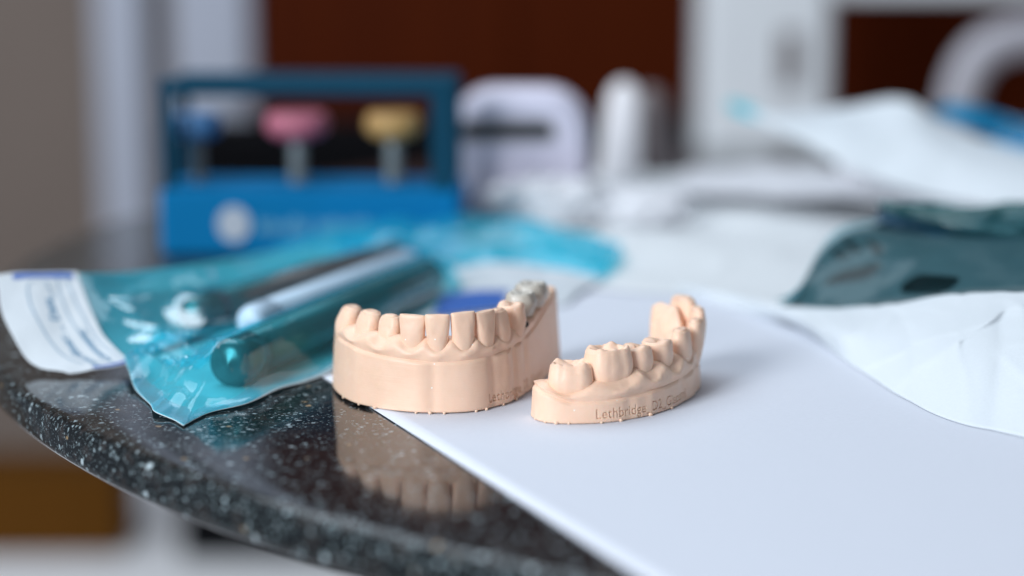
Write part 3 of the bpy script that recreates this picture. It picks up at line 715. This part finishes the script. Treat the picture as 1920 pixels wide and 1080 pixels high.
# stack of glossy film packets behind it
for k, (dy, dz, mt, amp, lab) in enumerate(((0, 0, 'navy', 1.0, 'navy film packet at the bottom of the glossy packet pile'), (3, 1.6, 'film_mid', 1.2, 'dull blue film packet in the middle of the glossy packet pile'),
                               (8, 3.0, 'navy', 1.0, 'navy film packet just under the green topmost packet'), (14, 4.6, 'green', 1.2, 'green film packet on top of the glossy packet pile'))):
    if mt == 'green' and 'green' not in M: M['green'] = mat_film('green_film', (.12, .50, .50), (.02, .26, .28), .36, .1, .0003, 120, 1.0, .07)
    f_ = [(126 + dy * .3, 690 + dy * .3, 31.5 + dz), (143.5, 668 + dy * .4, 30 + dz), (166, 637 + dy * .6, 29 + dz), (190, 607 + dy * .6, 33 + dz)]
    b_ = [(132, 697 + dy, 32.5 + dz), (158, 698 + dy, 34.5 + dz), (190, 692 + dy, 38 + dz * 1.1), (230, 680 + dy, 43 + dz * 1.1)]
    b_ = [(x_, y_, z_ - 5 * min(1, q_)) for q_, (x_, y_, z_) in enumerate(b_)]
    Gk = wrinkle(loft([f_, b_], 80, 40), amp, .06, 40. + k * 7, 3)
    tt_ = np.linspace(0, 1, 40)[None, :] + .12 * fbm(Gk * np.array([.5, .5, 0]), .05, 5. + k, 2)
    Gk[..., 2] += 1.1 * np.sin(tt_ * 26 + k) * np.sin(np.linspace(.2, 3, 80))[:, None]
    pk = thing('film_packet', (165, 720, 0), lab, 'film packet', None)
    grid('film', Gk, M[mt], pk, solid=.2)

# ------------------------------------------------------------------ white coverings and rear pouch
towel = loft([[(14, 742, 1.5), (48, 722, 1.5), (78, 712, 2.), (98, 690, 2.)], [(0, 850, 6), (60, 830, 6), (120, 800, 6), (190, 780, 3)], [(0, 930, 6), (70, 930, 8), (160, 910, 7), (260, 860, 4)],
              [(20, 1040, 3), (90, 1060, 4), (200, 1030, 5), (320, 980, 4)]], 90, 80)
towel = wrinkle(towel, 4.0, .011, 52., 2); towel[..., 2] += 1.2 * (1 - np.abs(fbm(towel, .018, 91., 2)) * 3).clip(0, 1) ** 2; ramp_ = np.clip(np.linspace(0, 1, 80) / .22, 0, 1)[None, :]; towel[..., 2] = 1.3 + (np.maximum(towel[..., 2], 1.3) - 1.3) * ramp_; M['towel'] = mat_paper('towel_paper', (.87, .91, .94), .0001, 700, .3)
tag(grid('paper_towel', towel, M['towel'], solid=.25, origin=(100, 880, 0)), 'broad white paper towel spread across the back of the table', 'paper towel')
flat = loft([[(70, 905, 14), (120, 870, 15), (190, 830, 16), (270, 800, 16)], [(90, 1000, 10), (160, 990, 12), (240, 960, 12), (340, 900, 12)]], 60, 40)
flat = wrinkle(flat, 2.5, .02, 61., 3); flat[..., 2] += 2
tag(grid('paper_napkin', flat, M['tissue'], solid=.4, origin=(180, 900, 0)), 'folded white napkin lying on the paper towel behind the tray pouch', 'napkin')

pE = thing('sterilisation_pouch', (170, 880, 0), 'puffed white pouch with bright blue film corner, propped at the back', 'pouch')
top = [(101, 900, 54), (121, 900, 50), (154, 902, 54), (176, 892, 57.5), (194, 882, 46.5), (223, 862, 37), (262, 845, 33)]
bot = [(101, 899, 51), (112, 893, 47), (130, 880, 39), (150, 862, 29), (182, 842, 20), (214, 822, 19), (262, 812, 19)]
md_ = [(np.array(a) + np.array(b)) / 2 + np.array([0, -6. if k not in (0,) else 0, 1.5]) for k, (a, b) in enumerate(zip(crom(top, 7), crom(bot, 7)))]
GE = loft([top, md_, bot], 100, 50); GE[..., 1] += 1.8 * fbm(GE, .035, 71., 3)
grid('paper_face', GE, M['pouch_paper'], pE, solid=.3)
fe = loft([[(188, 892, 51), (205, 886, 45), (228, 872, 38), (262, 856, 34)], [(200, 915, 54), (215, 908, 52), (238, 890, 46), (268, 880, 44)]], 50, 20)
grid('film', wrinkle(fe, 1., .06, 3.), M['film_deep'], pE)
tip = loft([[(97, 899, 53), (103, 897, 50), (111, 895, 48.5)], [(97, 902, 56.5), (104, 902, 56), (112, 901, 52.5)]], 16, 10); tip[..., 1] -= 2
grid('film_tip', tip, M['film'], pE)
# what props it up: a rolled towel
pp, qq = capsule((150, 915, 28), (262, 880, 22), 15); pp = pp + np.array([0, 0, 0])
tag(tube('rolled_towel', pp, qq, M['tissue'], None, 32, origin=(205, 900, 0)), 'rolled white towel propping up the puffed white pouch', 'towel')

# crumpled tissue near the white case
def blob(name, c, r, mat, label, cat, seed, amp=.35):
    th = np.linspace(.02, np.pi - .02, 40); ph = np.linspace(0, 2 * np.pi, 60, endpoint=False)
    Dr = np.stack([np.sin(th)[:, None] * np.cos(ph), np.sin(th)[:, None] * np.sin(ph), np.cos(th)[:, None] + 0 * ph], -1)
    k = 1 + amp * (1 - 2.2 * np.abs(fbm(Dr, 1.6, seed, 3)))
    G = Dr * k[..., None] * np.array(r) + np.array(c); G[..., 2] = np.maximum(G[..., 2], c[2] - r[2] * .92)
    tag(grid(name, G, mat, cv=True, caps=True, origin=(c[0], c[1], c[2] - r[2])), label, cat)
blob('crumpled_tissue', (16, 855, 16), (22, 11, 10), M['tissue'], 'crumpled white tissue heaped below the white slotted case', 'tissue', 4.)
blob('cotton_roll', (56, 856, 14), (20, 10, 8), M['tissue'], 'soft white cotton wad lying on the towel beside the cyan pouch', 'cotton', 8., .2)

# ------------------------------------------------------------------ blue kit box
kx, ky, kr = -83., 806., math.radians(-2)
kit = thing('polisher_kit', (kx, ky, 0), 'blue plastic kit box with open window and faint white lettering', 'kit box')
def kbox(name, x0, x1, y0, y1, z0, z1, mat, bev=1.5): return rbox(name, kx + x0, kx + x1, ky + y0, ky + y1, z0, z1, mat, kit, bev)
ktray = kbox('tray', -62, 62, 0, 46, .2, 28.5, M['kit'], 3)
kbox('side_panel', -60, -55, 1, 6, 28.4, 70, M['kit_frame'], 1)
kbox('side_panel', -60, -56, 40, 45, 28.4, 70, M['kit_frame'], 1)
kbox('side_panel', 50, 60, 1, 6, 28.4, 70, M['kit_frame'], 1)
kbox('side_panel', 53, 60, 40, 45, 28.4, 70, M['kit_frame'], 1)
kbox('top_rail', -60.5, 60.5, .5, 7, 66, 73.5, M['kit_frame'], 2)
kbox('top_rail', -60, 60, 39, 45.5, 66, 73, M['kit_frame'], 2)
tube('logo_disc', [(kx - 31, ky - .1, 14), (kx - 31, ky - .6, 14)], 6.6, M['logo_white'], ktray, 32, flat=(1, 1.1))
M['faint_print'] = simple('faint_print', (.10, .34, .52), .6)
V, F = [], []
for g0, g1 in ((-21, -1), (3, 26)):                       # worn lettering, no longer readable
    x = g0
    while x < g1:
        w_ = random.uniform(.5, 1.5); h_ = random.uniform(3.5, 6.5); k = len(V)
        V += [(kx + x, ky - .3, 10.5), (kx + x + w_, ky - .3, 10.5), (kx + x + w_, ky - .3, 10.5 + h_), (kx + x, ky - .3, 10.5 + h_)]; F.append((k, k + 1, k + 2, k + 3)); x += w_ + random.uniform(.3, .9)
mesh('worn_lettering', V, F, M['faint_print'], ktray, smooth=False)
for x, rr, mt, lab in ((-48, 10, 'azure', 'azure rubber polishing wheel on stem beside the left frame'), (-6.5, 13, 'pink', 'pink rubber polishing wheel on grey stem in the kit box'), (33.5, 11.5, 'amber', 'amber rubber polishing wheel on grey stem in the kit box')):
    if mt == 'azure': lab = 'azure blue rubber polishing wheel on thin stem in the kit box'
    p = thing('polishing_wheel', (kx + x, ky + 22, 28.5), lab, 'polisher', 'polishing wheels in the kit box')
    r0 = 2.6 if mt == 'azure' else 3.4
    lathe('stem', [(r0, 28.6), (r0, 46), (r0 * .8, 47)], (kx + x, ky + 22, 0), M['stem'], p, 24)
    lathe('wheel', [(rr * .35, 46.4), (rr * .75, 47.5), (rr, 50.5), (rr * 1.02, 54), (rr * .92, 57), (rr * .88, 57.6), (rr * .5, 56.2), (.2, 56.0)], (kx + x, ky + 22, 0), M[mt], p, 40)
kit.rotation_euler = (0, 0, kr)

# white case with a slot
cs = thing('white_case', (4, 885, 0), 'rounded white plastic case with a dark slot, behind the blue kit box', 'case')
def rrect(w0, h0, r, n=10):
    P = []
    for cx, cz, a0 in ((w0 / 2 - r, h0 - r, 0), (-w0 / 2 + r, h0 - r, 90), (-w0 / 2 + r * .5, r * .5, 180), (w0 / 2 - r * .5, r * .5, 270)):
        rr = r if a0 < 180 else r * .5
        for a in np.linspace(a0, a0 + 90, n): P.append((cx + rr * math.cos(math.radians(a)), cz + rr * math.sin(math.radians(a))))
    return np.array(P)
ys = [(0, .86), (1.2, .95), (4, 1), (22, 1), (25, .95), (26, .86)]
base = rrect(61, 63.5, 19); ctr = np.array([0, 31.5])
Gc = np.array([np.stack([4 + (ctr + (base - ctr) * k)[:, 0], np.full(len(base), 872. + yy), .4 + (ctr + (base - ctr) * k)[:, 1]], 1) for yy, k in ys])
shell = grid('shell', Gc, M['white_plastic'], cs, cv=True, caps=True)
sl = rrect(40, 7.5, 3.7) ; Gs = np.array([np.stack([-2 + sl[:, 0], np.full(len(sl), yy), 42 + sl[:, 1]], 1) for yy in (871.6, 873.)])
grid('slot', Gs, M['dark'], shell, cv=True, caps=True)  # dark plate on the front, the recess shade put into its colour
sl = rrect(44, 11, 5.) ; Gs = np.array([np.stack([-2 + sl[:, 0] * k, np.full(len(sl), yy), 40.2 + sl[:, 1]], 1) for yy, k in ((871.8, 1), (872.5, 1.02))])
grid('slot_rim', Gs, M['chair_grey'], shell, cv=True, caps=True)

# upright white tube and a dark leaning one behind
pp, qq = capsule((54, 1005, 1.5), (57, 1008, 57), 11.); qq = qq * np.interp(pp[:, 2], [0, 57], [1.05, .72])
tag(tube('squeeze_tube', pp, qq, M['tube_white'], None, 32, flat=(1, .7), origin=(54, 1005, 0)), 'upright white tube standing behind the paper towel', 'tube')
pp, qq = capsule((84, 1050, 1.5), (70, 1052, 50), 10)
tag(tube('grey_sleeve', pp, qq, M['tube_grey'], None, 32, flat=(1, .7), origin=(84, 1050, 0)), 'dark grey sleeve leaning behind the upright white tube', 'sleeve')

# ------------------------------------------------------------------ far background
def bbox_thing(name, x0, x1, y0, y1, z0, z1, mat, label, cat, bev=3):
    return tag(rbox(name, x0, x1, y0, y1, z0, z1, M[mat], None, bev, origin=((x0 + x1) / 2, (y0 + y1) / 2, z0)), label, cat)
dr = thing('wooden_door', (110, 1900, -720), 'dark reddish brown wooden door in the background', 'door')
leaf = rbox('door_leaf', -245, 700, 1895, 1919, -719, 1300, M['door'], dr, 2)
for xx in (-190, 150, 470):
    rbox('door_panel', xx, xx + 190 if xx < 400 else xx + 180, 1889, 1894.7, -600, 500, M['door'], leaf, 3)
fr = thing('door_frame', (-300, 1890, -720), 'pale painted door casing beside the brown door', 'door frame')
rbox('casing', -320, -246, 1880, 1919, -719, 1300, M['trim'], fr, 4)
rbox('casing', -392, -345, 1880, 1919, -719, 1300, M['trim'], fr, 4)
cb = thing('black_cabinet', (-60, 1720, -720), 'low black cabinet behind the table', 'cabinet')
rbox('carcass', -285, 165, 1640, 1800, -719, -46, M['black'], cb, 4)
rbox('cabinet_top', -290, 170, 1635, 1805, -45.8, -36, M['black'], cb, 2)
wp = thing('white_post', (190, 1500, -720), 'white painted post with a dark latch', 'post')
pst = rbox('post', 142, 240, 1500, 1560, -719, 600, M['trim_white'], wp, 8)
rbox('latch', 200, 216, 1497, 1499.8, 14, 56, M['tube_grey'], pst, 1)
rbox('rail', 240.3, 700, 1510, 1550, 80, 140, M['trim_white'], wp, 4)
ch = thing('chair', (400, 1430, -720), 'pale grey chair with curved back rail behind the tray pouch', 'chair')
arc = crom([(312, 1400, -330), (311, 1400, -60), (314, 1400, 10), (326, 1402, 42), (352, 1404, 56), (400, 1404, 58), (500, 1404, 58), (548, 1404, 50), (568, 1404, 10), (570, 1404, -330)], 80)
tube('back_rail', arc, 14, M['chair_grey'], ch, 24)
rbox('seat', 300, 582, 1388, 1700, -300, -270, M['chair_grey'], ch, 6)
for lx in (312, 570):
    for ly in (1404, 1685): tube('leg', [(lx, ly, -719.5), (lx, ly, -301)], 13, M['chair_grey'], ch, 16)
cr_ = bbox_thing('storage_crate', -640, -110, 1440, 1900, -719.5, -402, 'crate', 'pale grey storage crate on the floor under the table edge', 'crate', 10)
bbox_thing('wooden_box', -620, -336, 1650, 1730, -401.5, -329, 'brown', 'brown wooden box on top of the grey storage crate', 'box', 4)
